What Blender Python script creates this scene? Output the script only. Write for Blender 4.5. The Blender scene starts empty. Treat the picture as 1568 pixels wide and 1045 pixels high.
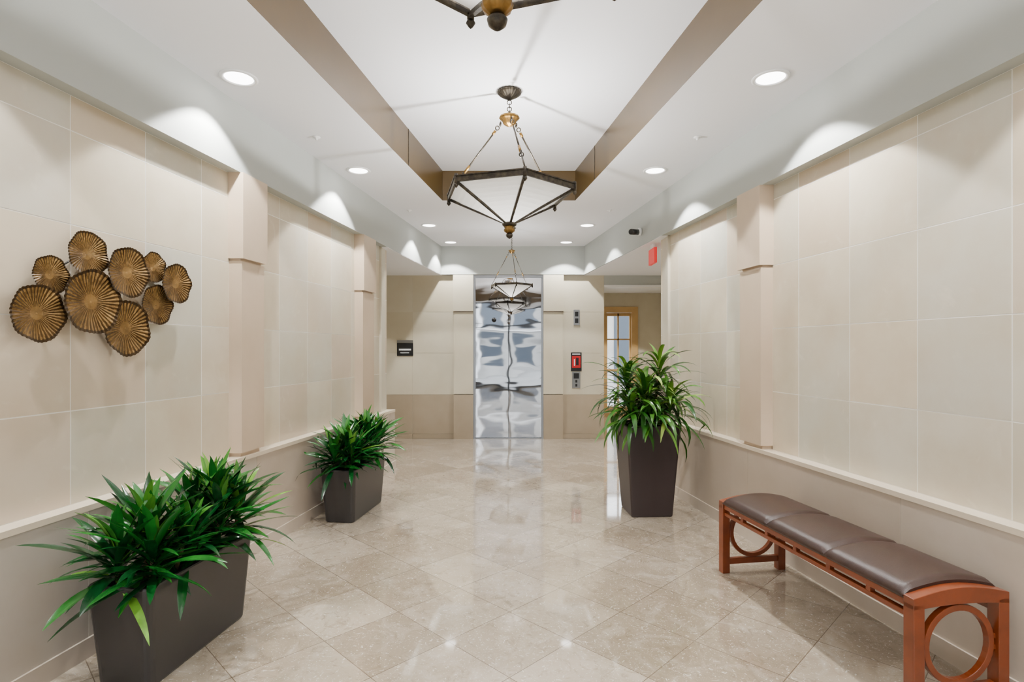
import bpy, math, random
from mathutils import Vector, Matrix
random.seed(7)
scene = bpy.context.scene

# ------------------------------------------------------------ helpers
def s2l(c):
    return tuple(((v/255)/12.92 if v/255 <= 0.04045 else (((v/255)+0.055)/1.055)**2.4) for v in c)
def col(c): return (*s2l(c), 1.0)

def mat(name, c, rough=0.5, metal=0.0, c2=None, nscale=6.0, namt=0.0, bump=0.0, bscale=40.0, emis=None, es=0.0, coat=0.0, tint=None, spec=None, es_attr=False, c3=None):
    m = bpy.data.materials.new(name); m.use_nodes = True
    nt = m.node_tree; N = nt.nodes; L = nt.links
    b = N["Principled BSDF"]
    b.inputs["Base Color"].default_value = col(c)
    b.inputs["Roughness"].default_value = rough
    b.inputs["Metallic"].default_value = metal
    b.inputs["Coat Weight"].default_value = coat
    if spec is not None: b.inputs["Specular IOR Level"].default_value = spec
    tc = N.new("ShaderNodeTexCoord")
    src = None
    if tint:
        at = N.new("ShaderNodeAttribute"); at.attribute_name = "tint"
        r = N.new("ShaderNodeValToRGB")
        els = r.color_ramp.elements
        els[0].color = col(tint[0]); els[1].color = col(tint[-1])
        for i, t in enumerate(tint[1:-1]):
            e = els.new((i+1)/(len(tint)-1)); e.color = col(t)
        L.new(at.outputs["Fac"], r.inputs["Fac"]); src = r.outputs["Color"]
    def layer(src, cc, sc, a, bb, amt, dist=0.0):
        n = N.new("ShaderNodeTexNoise"); n.inputs["Scale"].default_value = sc
        n.inputs["Detail"].default_value = 8; n.inputs["Roughness"].default_value = 0.6; n.inputs["Distortion"].default_value = dist
        L.new(tc.outputs["Object"], n.inputs["Vector"])
        mr = N.new("ShaderNodeMapRange"); mr.inputs["From Min"].default_value = a; mr.inputs["From Max"].default_value = bb
        mr.inputs["To Max"].default_value = amt
        L.new(n.outputs["Fac"], mr.inputs["Value"])
        mx = N.new("ShaderNodeMix"); mx.data_type = 'RGBA'
        L.new(mr.outputs[0], mx.inputs[0])
        if src: L.new(src, mx.inputs[6])
        else: mx.inputs[6].default_value = col(c)
        mx.inputs[7].default_value = col(cc)
        return mx.outputs[2]
    if c2 is not None: src = layer(src, c2, nscale, .4, .7, namt)
    if c3 is not None: src = layer(src, c3, nscale*4.3, .6, .78, .55, .8)
    if src: L.new(src, b.inputs["Base Color"])
    if bump > 0:
        n2 = N.new("ShaderNodeTexNoise"); n2.inputs["Scale"].default_value = bscale; n2.inputs["Detail"].default_value = 4
        L.new(tc.outputs["Object"], n2.inputs["Vector"])
        bp = N.new("ShaderNodeBump"); bp.inputs["Strength"].default_value = bump; bp.inputs["Distance"].default_value = 0.01
        L.new(n2.outputs["Fac"], bp.inputs["Height"]); L.new(bp.outputs["Normal"], b.inputs["Normal"])
    if emis:
        b.inputs["Emission Color"].default_value = col(emis); b.inputs["Emission Strength"].default_value = es
        if es_attr:
            at = N.new("ShaderNodeAttribute"); at.attribute_name = "tint"
            mu = N.new("ShaderNodeMath"); mu.operation = 'MULTIPLY'; mu.inputs[1].default_value = es
            L.new(at.outputs["Fac"], mu.inputs[0]); L.new(mu.outputs[0], b.inputs["Emission Strength"])
    return m

class MB:
    def __init__(s): s.v=[]; s.f=[]; s.m=[]; s.t=[]; s.sm=[]; s.mats=[]
    def mi(s, m):
        if m not in s.mats: s.mats.append(m)
        return s.mats.index(m)
    def face(s, idx, m, t=0.5, sm=False):
        s.f.append(idx); s.m.append(s.mi(m)); s.t.append(t); s.sm.append(sm)
    def add(s, vs):
        i = len(s.v); s.v += [tuple(v) for v in vs]; return i
    def hexa(s, lo, hi, m, t=0.5):
        n = len(lo); i = s.add(list(lo)+list(hi))
        s.face([i+k for k in range(n)][::-1], m, t)
        s.face([i+n+k for k in range(n)], m, t)
        for k in range(n):
            k2 = (k+1) % n
            s.face([i+k, i+k2, i+n+k2, i+n+k], m, t)
    def prism(s, poly, z0, z1, m, t=0.5):
        s.hexa([(x, y, z0) for x, y in poly], [(x, y, z1) for x, y in poly], m, t)
    def box(s, x0, x1, y0, y1, z0, z1, m, t=0.5):
        s.prism([(x0, y0), (x1, y0), (x1, y1), (x0, y1)], z0, z1, m, t)
    def loft(s, rings, m, t=0.5, sm=True, cap=True):
        n = len(rings[0]); ids = []
        for r in rings: ids.append(s.add(r))
        for a, b in zip(ids[:-1], ids[1:]):
            for k in range(n):
                k2 = (k+1) % n
                s.face([a+k, a+k2, b+k2, b+k], m, t, sm)
        if cap:
            s.face([ids[0]+k for k in range(n)][::-1], m, t)
            s.face([ids[-1]+k for k in range(n)], m, t)
    def tube(s, p0, p1, r, m, n=8, t=0.5, r1=None):
        p0 = Vector(p0); p1 = Vector(p1); d = (p1-p0).normalized()
        a = d.orthogonal().normalized(); b = d.cross(a)
        r1 = r if r1 is None else r1
        R = lambda p, rr: [p+a*math.cos(2*math.pi*k/n)*rr+b*math.sin(2*math.pi*k/n)*rr for k in range(n)]
        s.loft([R(p0, r), R(p1, r1)], m, t)
    def bar(s, p0, p1, w, h, m, t=0.5, up=(0, 0, 1)):
        p0 = Vector(p0); p1 = Vector(p1); d = (p1-p0).normalized()
        side = d.cross(Vector(up)).normalized(); u = side.cross(d)
        R = lambda p: [p-side*w/2-u*h/2, p+side*w/2-u*h/2, p+side*w/2+u*h/2, p-side*w/2+u*h/2]
        s.loft([R(p0), R(p1)], m, t, sm=False)
    def lathe(s, c, prof, m, n=28, t=0.5, flute=0, famp=0.0, axis=None):
        rings = []
        for r, z in prof:
            ring = []
            for k in range(n):
                a = 2*math.pi*k/n
                rr = r*(1+(famp*math.cos(flute*a) if flute else 0))
                ring.append((c[0]+rr*math.cos(a), c[1]+rr*math.sin(a), c[2]+z))
            rings.append(ring)
        s.loft(rings, m, t)
    def torus(s, c, R, r, m, ax=(0, 0, 1), n=16, k=8, t=0.5, sx=1.0):
        ax = Vector(ax).normalized(); a = ax.orthogonal().normalized(); b = ax.cross(a); c = Vector(c)
        ids = []
        for i in range(n):
            th = 2*math.pi*i/n; d = a*math.cos(th)*sx+b*math.sin(th)
            ids.append(s.add([c+d*R+(d.normalized()*math.cos(2*math.pi*j/k)+ax*math.sin(2*math.pi*j/k))*r for j in range(k)]))
        for i in range(n):
            A = ids[i]; B = ids[(i+1) % n]
            for j in range(k):
                j2 = (j+1) % k
                s.face([A+j, B+j, B+j2, A+j2], m, t, True)
    def obj(s, name, parent=None, M=None, bevel=0):
        me = bpy.data.meshes.new(name)
        vs = s.v if M is None else [tuple(M @ Vector(v)) for v in s.v]
        me.from_pydata(vs, [], s.f)
        for m in s.mats: me.materials.append(m)
        me.polygons.foreach_set("material_index", s.m)
        me.polygons.foreach_set("use_smooth", s.sm)
        at = me.attributes.new("tint", 'FLOAT', 'FACE'); at.data.foreach_set("value", s.t)
        me.update()
        o = bpy.data.objects.new(name, me); scene.collection.objects.link(o)
        if parent: o.parent = parent
        if bevel:
            md = o.modifiers.new("bevel", 'BEVEL'); md.width = bevel; md.segments = 2; md.limit_method = 'ANGLE'; md.angle_limit = math.radians(40)
        return o
def empty(name, loc=(0, 0, 0)):
    e = bpy.data.objects.new(name, None); scene.collection.objects.link(e); return e

# ------------------------------------------------------------ materials
M_tile = mat("limestone_tile", (216,206,186), 0.33, tint=[(208,192,168),(222,211,188),(200,198,184),(220,208,184),(210,194,174),(206,204,190),(224,214,194)], c2=(192,172,142), nscale=1.9, namt=0.5, bump=0.05, bscale=30, c3=(226,218,200))
M_grout = mat("tile_grout", (250,247,240), 0.8)
M_pil = mat("limestone_pilaster", (208,188,164), 0.35, c2=(190,168,142), nscale=3, namt=0.4, bump=0.04)
M_wain = mat("limestone_wainscot", (188,175,160), 0.35, tint=[(186,172,156),(196,184,170),(182,175,164)], c2=(170,153,133), nscale=3, namt=0.4, bump=0.04)
M_ledge = mat("limestone_ledge", (224,210,188), 0.35, c2=(206,190,166), nscale=4, namt=0.3)
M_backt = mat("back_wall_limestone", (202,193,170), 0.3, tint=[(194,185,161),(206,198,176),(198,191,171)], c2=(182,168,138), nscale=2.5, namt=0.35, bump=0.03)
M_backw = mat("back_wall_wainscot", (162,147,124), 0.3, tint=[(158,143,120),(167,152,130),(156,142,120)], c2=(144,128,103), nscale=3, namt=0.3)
M_paint = mat("soffit_paint", (178,182,178), 0.7, c2=(172,176,172), nscale=3, namt=0.3, bump=0.02, bscale=120)
M_ceil = mat("ceiling_paint", (241,242,247), 0.8, c2=(237,238,243), nscale=2, namt=0.3)
M_brown = mat("tray_brown_trim", (80,62,32), 0.3, c2=(68,52,26), nscale=3, namt=0.5)
M_bronze = mat("aged_bronze", (52,48,43), 0.4, 0.8, c2=(106,96,82), nscale=30, namt=0.6, bump=0.15)
M_brass = mat("antique_brass", (140,108,58), 0.35, 0.9, c2=(80,60,32), nscale=25, namt=0.7)
M_glass = mat("frosted_alabaster_glass", (226,226,222), 0.35, c2=(206,206,202), nscale=6, namt=0.5, emis=(255,252,246), es=2.6, es_attr=True)
M_steel2 = mat("brushed_stainless", (160,162,165), 0.3, 1.0)
M_leather = mat("brown_leather", (52,33,28), 0.34, c2=(43,27,23), nscale=14, namt=0.5, bump=0.12, bscale=250)
M_wood = mat("cherry_wood", (122,54,20), 0.3, c2=(88,34,10), nscale=9, namt=0.6, bump=0.03, coat=0.25)
M_planter = mat("grey_resin_planter", (44,42,42), 0.34, c2=(38,36,37), nscale=4, namt=0.4)
M_planter2 = mat("brown_resin_planter", (46,36,36), 0.42, c2=(40,31,31), nscale=4, namt=0.4)
M_soil = mat("potting_soil", (48,38,28), 0.95, c2=(25,20,15), nscale=40, namt=0.8, bump=0.6, bscale=90)
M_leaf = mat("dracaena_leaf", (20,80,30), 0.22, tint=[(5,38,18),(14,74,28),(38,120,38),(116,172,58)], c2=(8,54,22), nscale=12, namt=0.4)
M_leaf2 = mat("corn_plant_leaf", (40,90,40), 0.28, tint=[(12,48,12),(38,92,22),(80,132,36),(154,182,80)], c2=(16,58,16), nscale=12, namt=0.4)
M_stem = mat("cane_stem", (110,95,60), 0.7, c2=(70,60,40), nscale=30, namt=0.6)
M_gold = mat("aged_gold_disc", (150,112,50), 0.4, 0.7, tint=[(36,26,14),(104,76,38),(186,150,92)], c2=(58,42,22), nscale=14, namt=0.6, bump=0.2, bscale=60)
M_white = mat("white_metal_trim", (238,238,238), 0.4)
M_lamp = mat("downlight_lens", (255,255,255), 0.4, emis=(255,253,250), es=12)
M_black = mat("black_plastic", (20,20,22), 0.35)
M_red = mat("red_sign", (180,12,20), 0.4)
M_exit = mat("exit_red", (200,30,30), 0.4, emis=(255,60,60), es=0.4)
M_alu = mat("window_aluminium", (60,62,66), 0.4, 0.6)
M_asph = mat("pavement", (150,150,148), 0.8, c2=(120,120,118), nscale=2, namt=0.6)
M_fac = mat("facade_concrete", (184,183,180), 0.7, c2=(145,144,142), nscale=1, namt=0.6)
M_facg = mat("facade_glass", (84,92,102), 0.15, 0.2)

M_door = mat("mirror_elevator_steel", (200,201,204), 0.03, 1.0)
nt = M_door.node_tree; tc = nt.nodes.new("ShaderNodeTexCoord"); mp = nt.nodes.new("ShaderNodeMapping")
mp.inputs["Scale"].default_value = (1.0, 1, 2.6)
nz = nt.nodes.new("ShaderNodeTexNoise"); nz.inputs["Scale"].default_value = 2.0; nz.inputs["Detail"].default_value = 0.6
bp = nt.nodes.new("ShaderNodeBump"); bp.inputs["Strength"].default_value = 0.5; bp.inputs["Distance"].default_value = 0.0065
nt.links.new(tc.outputs["Object"], mp.inputs["Vector"]); nt.links.new(mp.outputs[0], nz.inputs["Vector"])
nt.links.new(nz.outputs["Fac"], bp.inputs["Height"]); nt.links.new(bp.outputs[0], nt.nodes["Principled BSDF"].inputs["Normal"])

# marble floor
M_floor = bpy.data.materials.new("polished_marble_floor"); M_floor.use_nodes = True
nt = M_floor.node_tree; N = nt.nodes; L = nt.links; b = N["Principled BSDF"]
tc = N.new("ShaderNodeTexCoord"); mp = N.new("ShaderNodeMapping"); mp.inputs["Rotation"].default_value = (0, 0, math.radians(45))
L.new(tc.outputs["Object"], mp.inputs["Vector"])
br = N.new("ShaderNodeTexBrick"); br.offset = 0; br.squash = 1
br.inputs["Scale"].default_value = 1; br.inputs["Brick Width"].default_value = 0.40; br.inputs["Row Height"].default_value = 0.40
br.inputs["Mortar Size"].default_value = 0.0020; br.inputs["Mortar Smooth"].default_value = 0.1
br.inputs["Color1"].default_value = col((184,171,153)); br.inputs["Color2"].default_value = col((150,136,117)); br.inputs["Mortar"].default_value = col((104,90,72))
L.new(mp.outputs[0], br.inputs["Vector"])
def noise(sc, det=6, dist=0.0, rough=0.6):
    n = N.new("ShaderNodeTexNoise"); n.inputs["Scale"].default_value = sc; n.inputs["Detail"].default_value = det; n.inputs["Distortion"].default_value = dist; n.inputs["Roughness"].default_value = rough
    L.new(mp.outputs[0], n.inputs["Vector"]); return n
def rng(sock, a, bb, to=1.0):
    r = N.new("ShaderNodeMapRange"); r.inputs["From Min"].default_value = a; r.inputs["From Max"].default_value = bb; r.inputs["To Max"].default_value = to
    L.new(sock, r.inputs["Value"]); return r.outputs[0]
def mix(fac, a, c):
    m = N.new("ShaderNodeMix"); m.data_type = 'RGBA'; L.new(fac, m.inputs[0]); L.new(a, m.inputs[6]); m.inputs[7].default_value = col(c); return m.outputs[2]
c1 = mix(rng(noise(1.4, 8, 0.8).outputs["Fac"], 0.42, 0.66, 0.6), br.outputs["Color"], (132,116,95))
c2 = mix(rng(noise(5, 10, 1.6).outputs["Fac"], 0.5, 0.72, 0.55), c1, (194,184,170))
c25 = mix(rng(noise(12, 8, 2.0).outputs["Fac"], 0.54, 0.68, 0.55), c2, (122,106,86))
c3 = mix(rng(noise(22, 3, 4.5).outputs["Fac"], 0.62, 0.66, 0.75), c25, (226,218,206))
c4 = mix(rng(noise(80, 3, 2.5).outputs["Fac"], 0.63, 0.69, 0.5), c3, (220,212,200))
c5 = mix(rng(br.outputs["Fac"], 0, 1, .75), c4, (108,94,78))
L.new(c5, b.inputs["Base Color"])
rr = rng(noise(9, 4).outputs["Fac"], 0.3, 0.8, 0.05)
ad = N.new("ShaderNodeMath"); ad.operation = 'ADD'; ad.inputs[1].default_value = 0.05; L.new(rr, ad.inputs[0]); L.new(ad.outputs[0], b.inputs["Roughness"])
b.inputs["Specular IOR Level"].default_value = 0.9
b.inputs["Coat Weight"].default_value = 0.6; b.inputs["Coat Roughness"].default_value = 0.03; b.inputs["Coat IOR"].default_value = 1.55
bp = N.new("ShaderNodeBump"); bp.inputs["Strength"].default_value = 0.3; bp.inputs["Distance"].default_value = 0.002; bp.invert = True
L.new(br.outputs["Fac"], bp.inputs["Height"]); L.new(bp.outputs[0], b.inputs["Normal"])

# ------------------------------------------------------------ room shell
ZS, ZC, ZT = 2.45, 2.87, 3.176
ZL = 0.66
YB = 8.31
XL = lambda y: -(2.175-0.1412*y)
XR = lambda y: 2.197-0.1318*y
TL = lambda y: -(1.495-0.1412*y)
TR = lambda y: 1.43-0.1318*y
Y0 = -2.5

def wbox(mb, side, y0, y1, z0, z1, d0, d1, m, t=0.5):
    if side == 'L': poly = [(XL(y0)+d0, y0), (XL(y0)+d1, y0), (XL(y1)+d1, y1), (XL(y1)+d0, y1)]
    else: poly = [(XR(y0)-d1, y0), (XR(y0)-d0, y0), (XR(y1)-d0, y1), (XR(y1)-d1, y1)]
    mb.prism(poly, z0, z1, m, t)

def panel(mb, side, y0, y1, yj, sp, zj):
    wbox(mb, side, y0, y1, ZL-0.05, ZS, -0.3, -0.0808, M_grout)
    js = [y for y in [yj+sp*k for k in range(-20, 20)] if y0+0.02 < y < y1-0.02]
    ys = [y0]+js+[y1]; zs = [ZL]+zj+[ZS]
    g = 0.0026
    for a, bb in zip(ys[:-1], ys[1:]):
        for c, d in zip(zs[:-1], zs[1:]):
            wbox(mb, side, a+g, bb-g, c+g, d-g, -0.095, -0.08+random.uniform(-.0002, .0004), M_tile, random.random())

def wainscot(mb, side, y0, y1, step, yj):
    wbox(mb, side, y0, y1, 0, ZL-0.03, -0.3, -0.002, M_grout)
    js = [y for y in [yj+step*k for k in range(-12, 12)] if y0+0.05 < y < y1-0.05]
    ys = [y0]+js+[y1]
    for a, bb in zip(ys[:-1], ys[1:]):
        wbox(mb, side, a+.0018, bb-.0018, 0.0, ZL-0.025, -0.05, 0.0, M_wain, random.random())
    wbox(mb, side, y0, y1, ZL-0.025, ZL, -0.3, 0.004, M_ledge)

def pilaster(mb, side, y0, y1):
    wbox(mb, side, y0+.02, y1-.02, ZL, ZL+0.025, -0.1, -0.02, M_pil)
    wbox(mb, side, y0, y1, ZL+0.025, 1.895, -0.3, 0.0, M_pil)
    wbox(mb, side, y0+.01, y1-.01, 1.895, 1.91, -0.1, -0.015, M_pil)
    wbox(mb, side, y0-.012, y1+.012, 1.91, ZS, -0.3, 0.016, M_pil)

zjL = [1.07, 1.475, 1.885, 2.295]; zjR = [1.053, 1.479, 1.905, 2.35]
wl = MB()
for a, c in [(Y0, 3.49), (3.73, 5.37), (5.65, 6.22)]: panel(wl, 'L', a, c, 2.42, 0.41, zjL)
for a, c in [(3.49, 3.73), (5.37, 5.65)]: pilaster(wl, 'L', a, c)
wainscot(wl, 'L', Y0, 6.26, 1.23, 2.42)
wbox(wl, 'L', Y0, YB, ZS, ZC, -0.3, 0.0, M_paint)
wl.obj("wall_left")
wr = MB()
for a, c in [(Y0, 3.757), (4.016, 5.625)]: panel(wr, 'R', a, c, 2.626, 0.431, zjR)
pilaster(wr, 'R', 3.757, 4.016)
wainscot(wr, 'R', Y0, 5.65, 1.29, 2.626)
wbox(wr, 'R', Y0, YB, ZS, ZC, -0.3, 0.0, M_paint)
wr.obj("wall_right")
for sd, nm, ye in (('L', 'left', 6.272), ('R', 'right', 5.662)):
    bb = MB(); wbox(bb, sd, Y0, ye, 0.0, 0.085, -0.02, 0.010, M_wain, 0.3); bb.obj("baseboard_"+nm)

# back wall
EX0, EX1 = -0.538, 0.508
XE = 1.417
def bpanel(wb, x0, x1, yf=YB):
    wb.box(x0, x1, yf+.004, YB+0.3, 0, ZS, M_backt, .9)
    n = max(1, round((x1-x0)/0.62)); w = (x1-x0)/n
    for i in range(n):
        for c, d, m in [(0.0, 0.07, M_backw), (0.07, ZL, M_backw), (ZL, 1.28, M_backt), (1.28, 1.897, M_backt), (1.897, ZS, M_backt)]:
            wb.box(x0+i*w+.0015, x0+(i+1)*w-.0015, yf-(0.008 if d < .1 else 0), yf+.02, c+.0015, d-.0015, m, random.random())
for x0, x1, p0, p1 in ((-0.83, EX0, -3.3, -0.83), (EX1, 0.80, 0.80, XE)):
    wb = MB()
    bpanel(wb, p0, p1)
    wb.box(x0, x1, YB-0.05, YB+0.3, ZL+.01, 1.89, M_backt, 0.4)
    wb.box(x0, x1, YB-0.055, YB+0.3, 0, ZL, M_backw, 0.4)
    wb.box(x0, x1, YB-0.03, YB+0.3, 1.85, 1.92, M_backw)
    wb.box(x0-(.008 if x0 < 0 else 0), x1+(.008 if x0 > 0 else 0), YB-0.065, YB+0.3, 1.905, ZS, M_backt, 0.6)
    wb.obj("wall_back")
wb = MB(); wb.box(-1.4, 1.4, YB-0.07, YB+0.3, ZS, ZC, M_paint)
wb.obj("wall_back_soffit")

# elevator
e = MB()
yf = YB-0.03
EZ = ZS-.002
e.box(EX0+.001, EX0+.03, yf, YB+.2, 0, EZ, M_steel2); e.box(EX1-.03, EX1-.001, yf, YB+.2, 0, EZ, M_steel2)
e.box(EX0+.03, EX1-.03, yf, YB+.2, ZS-.035, EZ, M_steel2)
xm = (EX0+EX1)/2
e.box(EX0+.03, xm-.0025, YB+.02, YB+.06, 0.012, ZS-.035, M_door); e.box(xm+.0025, EX1-.03, YB+.02, YB+.06, 0.012, ZS-.035, M_door)
e.box(EX0+.03, EX1-.03, YB+.06, YB+.2, 0, ZS-.035, M_black)
e.box(EX0+.03, EX1-.03, YB-.02, YB+.06, 0, 0.01, M_steel2)
e.lathe((0, 0, 0), [(0.001, 0), (0.035, 0), (0.035, 0.004), (0.001, 0.004)], M_black)
k = 28*4
for i in range(len(e.v)-k, len(e.v)):
    x, y, z = e.v[i]; e.v[i] = (-0.23+x, YB+0.019-z, 1.78+y)
e.obj("elevator_door")

# alcoves & corridor
a = MB()
a.box(-3.5, -3.3, 5.9, YB+.3, 0, ZS, M_backt)
a.box(-3.3, XL(6.22)-.085, 6.0, 6.22, 0, ZS, M_tile, 0.4)
a.obj("wall_alcove_left")
a = MB()
a.box(3.2, 3.4, 5.4, 11.3, 0, ZS, M_backt)
a.box(XR(5.625)+.085, 3.3, 5.4, 5.62, 0, ZS, M_tile, 0.4)
a.obj("wall_alcove_right")
a = MB()
a.box(1.2, XE, YB+.31, 11.2, 0, ZS, M_backt)
a.box(XE+.001, 3.2, YB, YB+.12, 2.30, ZS, M_paint)
a.box(XE+.001, 3.2, YB-.01, YB+.13, 2.27, 2.30, M_white)
a.box(XE, 1.90, 11.0, 11.2, 0, ZS, M_backt); a.box(2.44, 3.2, 11.0, 11.2, 0, ZS, M_backt); a.box(1.90, 2.44, 11.0, 11.2, 2.08, ZS, M_backt)
a.obj("wall_corridor")
w = MB()
M_case = mat("window_casing_wood", (200,164,108), .4, c2=(180,144,92), nscale=5, namt=.4)
for x0, x1, z0, z1 in [(1.80, 1.92, 0, 2.18), (2.42, 2.54, 0, 2.18), (1.92, 2.42, 2.06, 2.18)]: w.box(x0, x1, 10.96, 11.0, z0, z1, M_case)
for x0, x1, z0, z1 in [(1.90, 1.95, 0, 2.06), (2.39, 2.44, 0, 2.06), (2.15, 2.18, 0, 2.06), (1.95, 2.39, 2.0, 2.06), (1.95, 2.39, 1.52, 1.55), (1.95, 2.39, .9, .94), (1.95, 2.39, 0, .2)]:
    w.box(x0, x1, 11.05, 11.1, z0, z1, M_case)
w.obj("window_1")

fl = MB(); fl.box(-3.5, 3.4, Y0-.1, 11.3, -0.06, 0, M_floor); fl.obj("floor")

c = MB()
YT0, YT1 = -1.2, 5.71
c.prism([(XL(Y0)-.3, Y0), (TL(Y0), Y0), (TL(YT1), YT1), (XL(YT1)-.3, YT1)], ZC, ZC+.03, M_ceil)
c.prism([(TR(Y0), Y0), (XR(Y0)+.3, Y0), (XR(YT1)+.3, YT1), (TR(YT1), YT1)], ZC, ZC+.03, M_ceil)
c.prism([(TL(Y0), Y0), (TR(Y0), Y0), (TR(YT0), YT0), (TL(YT0), YT0)], ZC, ZC+.03, M_ceil)
c.box(-1.7, 1.8, YT1, YB+.3, ZC, ZC+.03, M_ceil)
c.prism([(TL(YT0)-.1, YT0-.1), (TR(YT0)+.1, YT0-.1), (TR(YT1)+.1, YT1+.1), (TL(YT1)-.1, YT1+.1)], ZT, ZT+.03, M_ceil)
c.prism([(-3.5, 6.0), (XL(6)+.01, 6.0), (XL(6.22)-.002, 6.22), (XL(YB)-.002, YB), (XL(YB)-.002, YB+.05), (-3.5, YB+.05)], ZS-.006, ZS-.002, M_ceil)
c.prism([(XR(5.4)-.01, 5.4), (3.4, 5.4), (3.4, YB+.12), (XR(YB)+.002, YB+.12), (XR(5.62)+.002, 5.62)], ZS-.006, ZS-.002, M_ceil)
c.box(1.2, 3.4, YB+.12, 11.3, ZS, ZS+.05, M_ceil)
c.box(-3.6, XL(6)-.25, 5.9, YB+.3, ZS, ZS+.05, M_ceil)
c.box(XR(5.4)+.25, 3.6, 5.3, YB+.12, ZS, ZS+.05, M_ceil)
c.obj("ceiling")
t = MB()
e_ = .002
t.prism([(TL(YT0)-.02, YT0), (TL(YT0)+e_, YT0), (TL(YT1)+e_, YT1), (TL(YT1)-.02, YT1)], ZC+.0005, ZT, M_brown)
t.prism([(TR(YT0)-e_, YT0), (TR(YT0)+.02, YT0), (TR(YT1)+.02, YT1), (TR(YT1)-e_, YT1)], ZC+.0005, ZT, M_brown)
t.box(TL(YT1)-.02, TR(YT1)+.02, YT1-e_, YT1+.03, ZC+.0005, ZT, M_brown)
t.box(TL(YT0)-.02, TR(YT0)+.02, YT0-.03, YT0+e_, ZC+.0005, ZT, M_brown)
# panel seams in the brown trim
for f_, y_ in ((TL, 4.62), (TR, 5.0)):
    s_ = 1 if f_ is TL else -1
    t.prism([(f_(y_)+s_*.001, y_), (f_(y_)+s_*.0045, y_), (f_(y_+.012)+s_*.0045, y_+.012), (f_(y_+.012)+s_*.001, y_+.012)], ZC+.001, ZT, M_bronze)
t.obj("trim_1")

# entrance storefront behind the camera
s = MB()
xa, xb = XL(Y0), XR(Y0)
n = 4
for i in range(n+1):
    x = xa+(xb-xa)*i/n
    s.box(x-.035, x+.035, Y0-.1, Y0, 0, ZC, M_alu)
for z in (0.0, 2.2, ZC-.08): s.box(xa, xb, Y0-.09, Y0-.01, z, z+.08, M_alu)
s.obj("window_2")
g = MB(); g.box(-40, 40, -60, 40, -0.12, -0.062, M_asph); g.obj("ground")
f = MB(); f.box(-14, 14, -20, -16, -0.062, 7.5, M_fac)
for i in range(14):
    for j in range(3):
        f.box(-13.4+i*1.95, -12.1+i*1.95, -16.02, -15.98, 0.5+j*2.3, 1.9+j*2.3, M_facg)
for j in range(3): f.box(-14, 14, -16.0, -15.6, 2.35+j*2.3, 2.5+j*2.3, M_white)
for i in range(8): f.box(-13.65+i*3.9, -13.45+i*3.9, -15.9, -15.6, 0, 7.5, M_white)
f.obj("building_facade")
f = MB(); f.box(-3, 9, 17, 20, -0.062, 3.2, M_fac)
for i in range(6): f.box(-2.5+i*1.9, -1.3+i*1.9, 16.97, 17.03, 0.3, 2.6, M_facg)
f.obj("building_facade")

# ------------------------------------------------------------ lights
def downlight(x, y, z=ZC, p=22, r=0.085, size=104):
    d = MB()
    d.lathe((x, y, z), [(r+.016, 0.0), (r+.016, -.005), (r+.004, -.009), (r-.008, -.004), (r-.008, 0.0)], M_white, n=32)
    d.lathe((x, y, z), [(0.001, -.0025), (r-.006, -.0025), (r-.006, 0), (0.001, 0)], M_lamp, n=32)
    o = d.obj("recessed_downlight")
    l = bpy.data.lights.new("downlight_lamp", 'SPOT'); l.energy = p; l.spot_size = math.radians(size); l.spot_blend = 0.15
    l.shadow_soft_size = 0.025; l.color = (1.0, 0.985, 0.955)
    lo = bpy.data.objects.new("downlight_lamp", l); lo.location = (x, y, z-.03); scene.collection.objects.link(lo); lo.parent = o
P = 138
for x, y in [(-1.523, 3.126), (-1.29, 4.746), (-.99, 6.845), (-.84, 7.93), (1.471, 3.126), (1.245, 4.746), (.958, 6.845), (.812, 7.93),
             (-1.75, 1.5), (1.70, 1.5), (-1.97, -.1), (1.91, -.1)]:
    downlight(x, y, p=P*(1 if y < 6 else .75))
downlight(-2.3, 7.3, ZS, p=45); downlight(2.2, 7.0, ZS, p=60); downlight(2.1, 9.8, ZS, p=110)

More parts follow.
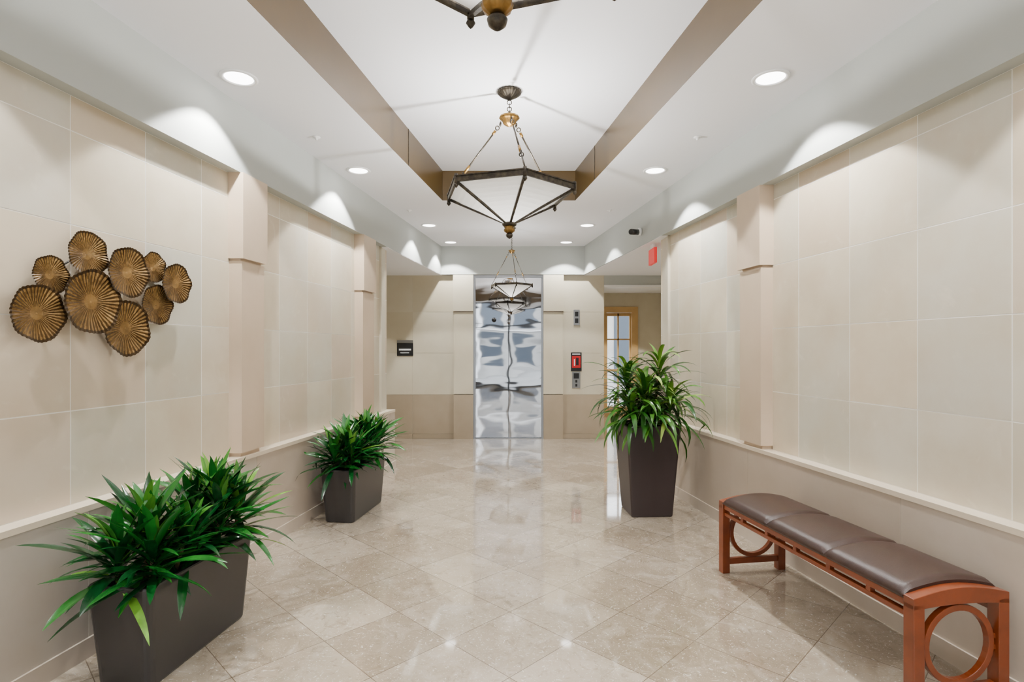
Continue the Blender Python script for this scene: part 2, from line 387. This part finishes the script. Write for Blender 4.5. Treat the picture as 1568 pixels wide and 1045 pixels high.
def pendant(x, y, zc, zcr, zr, zh, zf, R, power, k=1.0):
    p = MB()
    p.lathe((x, y, zc), [(.085*k, 0), (.085*k, -.012*k), (.078*k, -.02*k), (.05*k, -.04*k), (.02*k, -.055*k), (.008*k, -.065*k), (.001, -.065*k)], M_bronze, n=80, flute=20, famp=.03)
    z = zc-.065*k; i = 0
    while z > zcr+.045*k:
        p.torus((x, y, z-.014*k), .016*k, .0035*k, M_bronze, ax=((1, 0, 0) if i % 2 else (0, 1, 0)), n=12, k=6); z -= .024*k; i += 1
    p.lathe((x, y, zcr), [(.008*k, .05*k), (.018*k, .04*k), (.03*k, .03*k), (.068*k, .02*k), (.072*k, .008*k), (.062*k, -.002*k), (.05*k, -.01*k), (.045*k, -.03*k), (.028*k, -.042*k), (.01*k, -.05*k), (.001, -.055*k)], M_brass, n=60, flute=12, famp=.025)
    V = []
    for i in range(6):
        th = math.radians(12+60*i)
        V.append(Vector((x+R*math.sin(th), y-R*math.cos(th), zr)))
    hub = Vector((x, y, zh))
    for i in range(6):
        A, B = V[i], V[(i+1) % 6]
        p.bar(A, B, .014*k, .036*k, M_bronze)
        p.bar(A+Vector((0, 0, .02*k)), B+Vector((0, 0, .02*k)), .026*k, .008*k, M_bronze)
        p.bar(A-Vector((0, 0, .012*k)), hub+(A-hub)*.04, .016*k, .014*k, M_bronze)
        p.tube(A+Vector((0, 0, .035*k)), A-Vector((0, 0, .03*k)), .012*k, M_bronze)
        p.lathe((A.x, A.y, A.z-.03*k), [(.012*k, 0), (.016*k, -.01*k), (.008*k, -.022*k), (.001, -.028*k)], M_bronze, n=10)
        rows = []
        NJ = 10
        for j in range(NJ+1):
            u = j/NJ
            a1 = A.lerp(hub, u*.93); b1 = B.lerp(hub, u*.93)
            inn = 0.965
            rows.append([Vector((x+(q.x-x)*inn, y+(q.y-y)*inn, q.z-.004)) for q in [a1.lerp(b1, kk/4) for kk in range(5)]])
        ids = [p.add(q) for q in rows]
        for j, (q, w2) in enumerate(zip(ids[:-1], ids[1:])):
            for kk in range(4):
                p.face([q+kk, q+kk+1, w2+kk+1, w2+kk], M_glass, .16+.84*((j+1)/NJ)**1.6, True)  # bulb glow through the glass put into emission, stronger towards the hub
    for i in (0, 2, 4):
        A = V[i]; top = Vector((x, y, zcr-.01*k))+(Vector((A.x-x, A.y-y, 0)).normalized())*.055*k
        bt = A+Vector((0, 0, .03*k))
        d = bt-top
        p.tube(top+d*.14, top+d*.62, .006*k, M_bronze)
        p.tube(top+d*.60, top+d*.70, .010*k, M_brass); p.tube(top+d*.78, top+d*1.0, .006*k, M_bronze)
        p.tube(top+d*.12, top+d*.17, .010*k, M_brass)
        for q in (.03, .085, .725, .765): p.torus(top+d*q, .014*k, .004*k, M_bronze, ax=((1, .3, 0) if q in (.03, .725) else (.2, 1, .3)), n=12, k=6)
    h = zh-zf
    p.lathe((x, y, zh), [(.001, .03*k), (.03*k, .028*k), (.05*k, .015*k), (.052*k, .004*k), (.04*k, -.006*k)], M_bronze, n=30)
    p.lathe((x, y, zh), [(.04*k, -.006*k), (.032*k, -.02*k), (.04*k, -.03*k), (.036*k, -.042*k), (.018*k, -h*.6)], M_brass, n=48, flute=12, famp=.03)
    p.lathe((x, y, zh), [(.018*k, -h*.6), (.026*k, -h*.70), (.022*k, -h*.84), (.012*k, -h*.93), (.001, -h)], M_bronze, n=30)
    o = p.obj("pendant_light")
    l = bpy.data.lights.new("pendant_lamp", 'POINT'); l.energy = power; l.shadow_soft_size = .02; l.color = (1, .985, .96)
    lo = bpy.data.objects.new("pendant_lamp", l); lo.location = (x, y, zr-.02); scene.collection.objects.link(lo); lo.parent = o
pendant(0, 3.95, ZT, 2.976, 2.455, 2.22, 2.125, .47, 100)
pendant(-.03, 1.37, ZT, 2.976, 2.455, 2.22, 2.125, .47, 100)
pendant(.03, 7.0, ZC, 2.575, 2.14, 1.985, 1.93, .27, 18, .6)

# ------------------------------------------------------------ metal disc sculpture
tan = Vector((.1412, 1, 0)).normalized(); nrm = Vector((1, -.1412, 0)).normalized()
art = MB()
discs = [(2.512,1.769,.103),(2.352,1.655,.082),(2.708,1.713,.122),(2.905,1.767,.080),(3.043,1.698,.108),(2.522,1.554,.146),(2.288,1.488,.119),(2.931,1.574,.106),(2.727,1.443,.137)]
discs = [(y*.977, 1.34+(z-1.34)*.977, r*.98) for y, z, r in discs]
offs = [.045,.03,.065,.035,.05,.055,.04,.03,.04]
for (yy, zz, R), of in zip(discs, offs):
    base = Vector((XL(yy)-.08, yy, zz))
    ph = random.uniform(0, 6); na = 180; nr = 10; ids = []
    ribs = random.choice([38, 42, 46])
    for j in range(nr+1):
        u = .04+.96*j/nr; ring = []
        for k in range(na):
            th = 2*math.pi*k/na
            rr = R*u*(1+(.025*math.sin(5*th+ph)+.012*math.sin(ribs*th))*u)
            dep = of+.012*u**2*R/.1+.004*math.sin(7*th+ph)*u**3+.0012*math.cos(ribs*th)*u
            ring.append(base+tan*rr*math.cos(th)+Vector((0, 0, 1))*rr*math.sin(th)+nrm*dep)
        ids.append(art.add(ring))
    for j in range(nr):
        for k in range(na):
            k2 = (k+1) % na; th = 2*math.pi*(k+.5)/na
            tt = .55+.32*math.sin(ribs*th)+random.uniform(-.2, .2)
            if j == nr-1: tt *= .2
            if j < 2: tt = .75
            art.face([ids[j]+k, ids[j]+k2, ids[j+1]+k2, ids[j+1]+k], M_gold, max(0, min(1, tt)), False)
    art.face([ids[0]+k for k in range(na)], M_gold, .9)
    art.tube(base, base+nrm*of, .008, M_black)
for i, j in [(0,1),(0,2),(2,3),(3,4),(4,7),(2,5),(5,6),(5,8),(7,8),(1,5)]:
    p0 = Vector((XL(discs[i][0])-.08, discs[i][0], discs[i][1]))+nrm*.015; p1 = Vector((XL(discs[j][0])-.08, discs[j][0], discs[j][1]))+nrm*.015
    art.tube(p0, p1, .004, M_black)
art.obj("metal_disc_wall_sculpture")

# ------------------------------------------------------------ planters and plants
def rrect(cx, cy, hx, hy, r, z, n=5):
    pts = []
    for ccx, ccy, a0 in [(1, 1, 0), (-1, 1, 90), (-1, -1, 180), (1, -1, 270)]:
        for k in range(n+1):
            a = math.radians(a0+90*k/n)
            pts.append((cx+ccx*(hx-r)+r*math.cos(a), cy+ccy*(hy-r)+r*math.sin(a), z))
    return pts
def planter(name, M, wb_, lb, wt, lt, h, mt, r, parent):
    p = MB()
    rings = [rrect(0, 0, wb_/2-.005, lb/2-.005, r, 0), rrect(0, 0, wb_/2, lb/2, r, .01), rrect(0, 0, wt/2, lt/2, r, h-.006), rrect(0, 0, wt/2-.004, lt/2-.004, r, h),
             rrect(0, 0, wt/2-.016, lt/2-.016, max(r-.012, .004), h), rrect(0, 0, wt/2-.02, lt/2-.02, max(r-.014, .004), h-.04)]
    p.loft(rings, mt, cap=True, sm=False)
    p.obj("planter", parent, M)
    s_ = MB(); s_.loft([rrect(0, 0, wt/2-.022, lt/2-.022, .01, h-.045), rrect(0, 0, wt/2-.022, lt/2-.022, .01, h-.03)], M_soil, sm=False); s_.obj("soil", parent, M)

def leaf(mb, base, az, el, Ln, W, droop, m, tint, clamp=None, fold=.25, zmin=0.02, seg=9):
    p = Vector(base); ids = []
    tw = random.uniform(-.5, .5)
    for i in range(seg+1):
        u = i/seg
        e = el-droop*(u**1.3)
        d = Vector((math.cos(az)*math.cos(e), math.sin(az)*math.cos(e), math.sin(e)))
        side0 = Vector((-math.sin(az), math.cos(az), 0)); up = side0.cross(d)*-1
        ang = tw*u
        side = side0*math.cos(ang)+up*math.sin(ang)
        w = W*(.35+.65*math.sin(min(1, u/.45)*math.pi/2)) * (1 if u < .5 else max(.0, 1-((u-.5)/.5)**2.2))*.5
        if i == seg: w = .0005
        if i: p = p+d*(Ln/seg)
        q = p.copy()
        if clamp: q = clamp(q)
        upv = up if up.z > 0 else -up
        vs = [q-side*w+upv*w*fold, q, q+side*w+upv*w*fold]
        if clamp: vs = [clamp(v) for v in vs]
        ids.append(mb.add(vs))
    for a_, b_ in zip(ids[:-1], ids[1:]):
        mb.face([a_, a_+1, b_+1, b_], m, tint, True); mb.face([a_+1, a_+2, b_+2, b_+1], m, min(1, tint+.06), True)

def rosette(mb, c, n, Lr, Wr, m, clamp, el0=85, el1=-5, droop=(.5, 1.3), stem=.12):
    ga = 2.39996; ph = random.uniform(0, 6)
    for i in range(n):
        u = i/(n-1)
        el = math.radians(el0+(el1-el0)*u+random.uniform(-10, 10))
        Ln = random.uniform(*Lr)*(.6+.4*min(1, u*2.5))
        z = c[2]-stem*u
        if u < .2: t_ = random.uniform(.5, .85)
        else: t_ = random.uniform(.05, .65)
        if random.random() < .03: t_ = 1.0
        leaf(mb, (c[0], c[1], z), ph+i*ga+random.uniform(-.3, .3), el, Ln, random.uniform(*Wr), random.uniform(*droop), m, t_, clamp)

def clampL(q):
    q = Vector(q); lim = XL(q.y)+(.015 if q.z < ZL+.02 else -.065)
    if q.x < lim: q.x = lim+(.002*((q.x*971) % 1))
    if q.z < .02: q.z = .02
    return q
def clampR(q):
    q = Vector(q); lim = XR(q.y)-(.015 if q.z < ZL+.02 else -.065)
    if q.x > lim: q.x = lim
    if q.z < .02: q.z = .02
    return q

for (cx, cy, seed) in [(-1.485, 2.50, 3), (-1.275, 4.59, 11)]:
    random.seed(seed)
    root = empty("potted_dracaena")
    ang = math.atan2(.13, 1)
    M = Matrix.Translation((cx, cy, 0)) @ Matrix.Rotation(-ang, 4, 'Z')
    planter("planter", M, .235, .63, .28, .70, .41, M_planter, .035, root)
    fo = MB()
    for cv_, hb in ((-.19, .13), (.22, .18)):
        for dx, dv, dh in ((-.06, -.08, 0), (.06, -.05, .02), (0, .0, .08), (-.07, .07, .01), (.06, .09, .0)):
            hh = hb+dh+random.uniform(-.01, .03)
            loc = M @ Vector((dx, cv_+dv, .385))
            top = loc+Vector((random.uniform(-.01, .03), dv*.3, hh))
            fo.tube(loc, top, .009, M_stem, r1=.007)
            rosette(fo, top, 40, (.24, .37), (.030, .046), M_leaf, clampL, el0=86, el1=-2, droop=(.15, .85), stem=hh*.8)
    fo.obj("foliage", root)

random.seed(21)
root = empty("potted_corn_plant")
M = Matrix.Translation((1.13, 4.585, 0)) @ Matrix.Rotation(math.radians(3), 4, 'Z')
planter("planter", M, .335, .335, .435, .435, .73, M_planter2, .018, root)
fo = MB()
for (sx, sy, hh, n) in [(-.02, -.05, .34, 50), (.08, .05, .52, 46), (-.09, .06, .44, 46), (.03, .1, .26, 40), (.1, -.07, .22, 44), (-.1, -.08, .18, 42), (0, -.1, .1, 36)]:
    loc = M @ Vector((sx, sy, .7)); top = loc+Vector((sx*.6, sy*.5, hh))
    fo.tube(loc, top, .013, M_stem, r1=.01)
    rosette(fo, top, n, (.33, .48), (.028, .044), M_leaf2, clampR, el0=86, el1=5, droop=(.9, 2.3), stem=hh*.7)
fo.obj("foliage", root)

# ------------------------------------------------------------ bench
bn = MB(); BL, BD = 1.35, .41
lw = .046
for u in (0, BL-lw):
    for v in (0, BD-lw):
        bn.box(v, v+lw, u, u+lw, 0, .405, M_wood)
for u in (0, BL-lw):
    uc = u+lw/2
    bn.box(lw, BD-lw, uc-.014, uc+.014, .05, .085, M_wood)
    n = 14; rings = []
    for k in range(n+1):
        v = BD*k/n; zt = .428+.030*math.sin(math.pi*k/n); zb = .385+.012*math.sin(math.pi*k/n)
        rings.append([(v, uc-.023, zb), (v, uc+.023, zb), (v, uc+.023, zt), (v, uc-.023, zt)])
    bn.loft(rings, M_wood, sm=False)
    R1, R2 = .152, .128; cz = .238; cv = BD/2; m_ = 40; ids = []
    for k in range(m_):
        th = 2*math.pi*k/m_; c_, s_ = math.cos(th), math.sin(th)
        ids.append(bn.add([(cv+R1*c_, uc-.012, cz+R1*s_), (cv+R1*c_, uc+.012, cz+R1*s_), (cv+R2*c_, uc+.012, cz+R2*s_), (cv+R2*c_, uc-.012, cz+R2*s_)]))
    for k in range(m_):
        A = ids[k]; B = ids[(k+1) % m_]
        for j in range(4): bn.face([A+j, B+j, B+(j+1) % 4, A+(j+1) % 4], M_wood)
    for (v0, v1) in ((lw-.002, cv-R1+.004), (cv+R1-.004, BD-lw+.002)):
        bn.box(v0, v1, uc-.009, uc+.009, cz-.03, cz-.012, M_wood); bn.box(v0, v1, uc-.009, uc+.009, cz+.012, cz+.03, M_wood)
for v in (.008, BD-.038):
    bn.box(v, v+.03, lw, BL-lw, .385, .41, M_wood)
    bn.box(v+.002, v+.028, lw, BL-lw, .345, .365, M_wood)
    for k in range(1, 6):
        u = BL*k/6
        bn.box(v+.003, v+.027, u-.012, u+.012, .363, .387, M_wood)
for k in range(1, 6): bn.box(.03, BD-.03, BL*k/6-.015, BL*k/6+.015, .385, .405, M_wood)
nu, nv = 90, 18; u0, u1 = .045, BL-.045
def cz_(a, b_):
    seg = (a*3) % 1 if a < 1 else 1
    cr = min(1, min(seg, 1-seg)/.07); cr = math.sin(cr*math.pi/2)
    ed = min(1, min(b_, 1-b_)/.08); ed = math.sqrt(max(0, 1-(1-ed)**2))
    return .438+.034*math.sin(math.pi*b_)*.9+.012*ed-.014*(1-cr)
ids = []
for i in range(nu+1):
    a_ = i/nu; row = []
    for j in range(nv+1):
        b_ = j/nv
        row.append((.004+(BD-.008)*b_, u0+(u1-u0)*a_, cz_(a_, b_)))
    seg = (a_*3) % 1; cr = max(0, 1-min(seg, 1-seg)/.04)*.005 if .02 < a_ < .98 else 0
    full = [(0.008+cr, u0+(u1-u0)*a_, .41)]+[(-.002+cr, u0+(u1-u0)*a_, .422)]+row+[(BD+.002-cr, u0+(u1-u0)*a_, .422), (BD-.008-cr, u0+(u1-u0)*a_, .41)]
    ids.append(bn.add(full)); W_ = len(full)
for A, B in zip(ids[:-1], ids[1:]):
    for j in range(W_-1): bn.face([A+j, A+j+1, B+j+1, B+j], M_leather, .5, True)
bn.face([ids[0]+j for j in range(W_)], M_leather); bn.face([ids[-1]+j for j in range(W_)][::-1], M_leather)
th = math.atan2(.155, 1)
MBn = Matrix.Translation((1.472, 2.02, 0)) @ Matrix.Rotation(th, 4, 'Z')
bn.obj("upholstered_bench", M=MBn, bevel=.003)

# ------------------------------------------------------------ small fixtures
sg = MB(); sg.box(-1.68, -1.44, YB-.014, YB-.001, 1.24, 1.43, M_black); sg.box(-1.68, -1.44, YB-.014, YB-.001, 1.435, 1.475, M_steel2)
sg.box(-1.65, -1.47, YB-.016, YB-.013, 1.32, 1.345, M_white); sg.box(-1.63, -1.50, YB-.016, YB-.013, 1.28, 1.29, M_white)
sg.obj("directory_sign")
pn = MB(); pn.box(.96, 1.05, YB-.014, YB-.001, 1.70, 1.93, M_steel2); pn.box(.98, 1.03, YB-.017, YB-.013, 1.83, 1.90, M_black); pn.box(.98, 1.03, YB-.017, YB-.013, 1.73, 1.80, M_black); pn.obj("floor_indicator_panel")
ps = MB(); ps.box(.92, 1.08, YB-.010, YB-.001, 1.01, 1.29, M_black); ps.box(.935, 1.065, YB-.012, YB-.009, 1.06, 1.24, M_red)
ps.box(.965, .98, YB-.014, YB-.011, 1.09, 1.19, M_white); ps.box(.995, 1.035, YB-.014, YB-.011, 1.10, 1.21, M_black); ps.box(.94, 1.06, YB-.014, YB-.011, 1.258, 1.274, M_white); ps.obj("fire_safety_sign")
cb = MB(); cb.box(.94, 1.06, YB-.014, YB-.001, .76, 1.0, M_steel2)
cb.box(.96, 1.04, YB-.017, YB-.013, .90, .98, M_black)
for z in (.86, .80):
    cb.box(.985, 1.015, YB-.02, YB-.013, z-.02, z+.02, M_black)
cb.obj("elevator_call_panel")
yc = 5.95; xc = XR(yc)
sc = MB()
sc.tube((xc, yc, 2.60), (xc-.03, yc, 2.60), .04, M_white, n=20); sc.tube((xc-.02, yc, 2.60), (xc-.07, yc-.02, 2.595), .014, M_white)
sc.tube((xc-.03, yc, 2.595), (xc-.13, yc-.09, 2.58), .03, M_black, n=16); sc.obj("security_camera")
ex = MB(); ex.box(1.50, 1.53, 5.75, 5.98, 2.24, 2.40, M_exit); ex.box(1.505, 1.525, 5.8, 5.93, 2.40, ZS-.006, M_white); ex.obj("exit_sign")
for x, y in [(-1.39, 4.0), (1.355, 4.0), (-1.10, 6.1), (1.1, 6.1)]:
    sp = MB(); sp.lathe((x, y, ZC-.0005), [(.028, 0), (.026, -.006), (.01, -.008), (.01, -.02), (.001, -.022)], M_white, n=18); sp.obj("sprinkler_head")

# ------------------------------------------------------------ world & camera
w = bpy.data.worlds.new("World"); scene.world = w; w.use_nodes = True
bg = w.node_tree.nodes["Background"]; bg.inputs[0].default_value = (.9, .95, 1, 1); bg.inputs[1].default_value = 7.0
for (lx, ly, lz, sx, sy, rz) in [(0, Y0-.02, 1.43, 5.2, 2.8, 0), (2.17, 11.02, 1.03, .5, 2.05, math.pi)]:
    pl = bpy.data.lights.new("daylight_portal", 'AREA'); pl.shape = 'RECTANGLE'; pl.size = sx; pl.size_y = sy; pl.cycles.is_portal = True
    po = bpy.data.objects.new("daylight_portal", pl); po.location = (lx, ly, lz); scene.collection.objects.link(po)
    po.rotation_euler = (math.radians(-90) if rz else math.radians(90), 0, 0)

cam = bpy.data.cameras.new("camera"); cam.lens = 850/1568*36; cam.sensor_width = 36; cam.shift_x = 4/1568; cam.shift_y = 12.5/1568
cam.clip_start = .05
co = bpy.data.objects.new("camera", cam); co.location = (0, 0, 1.34); co.rotation_euler = (math.radians(90), 0, 0)
scene.collection.objects.link(co); scene.camera = co
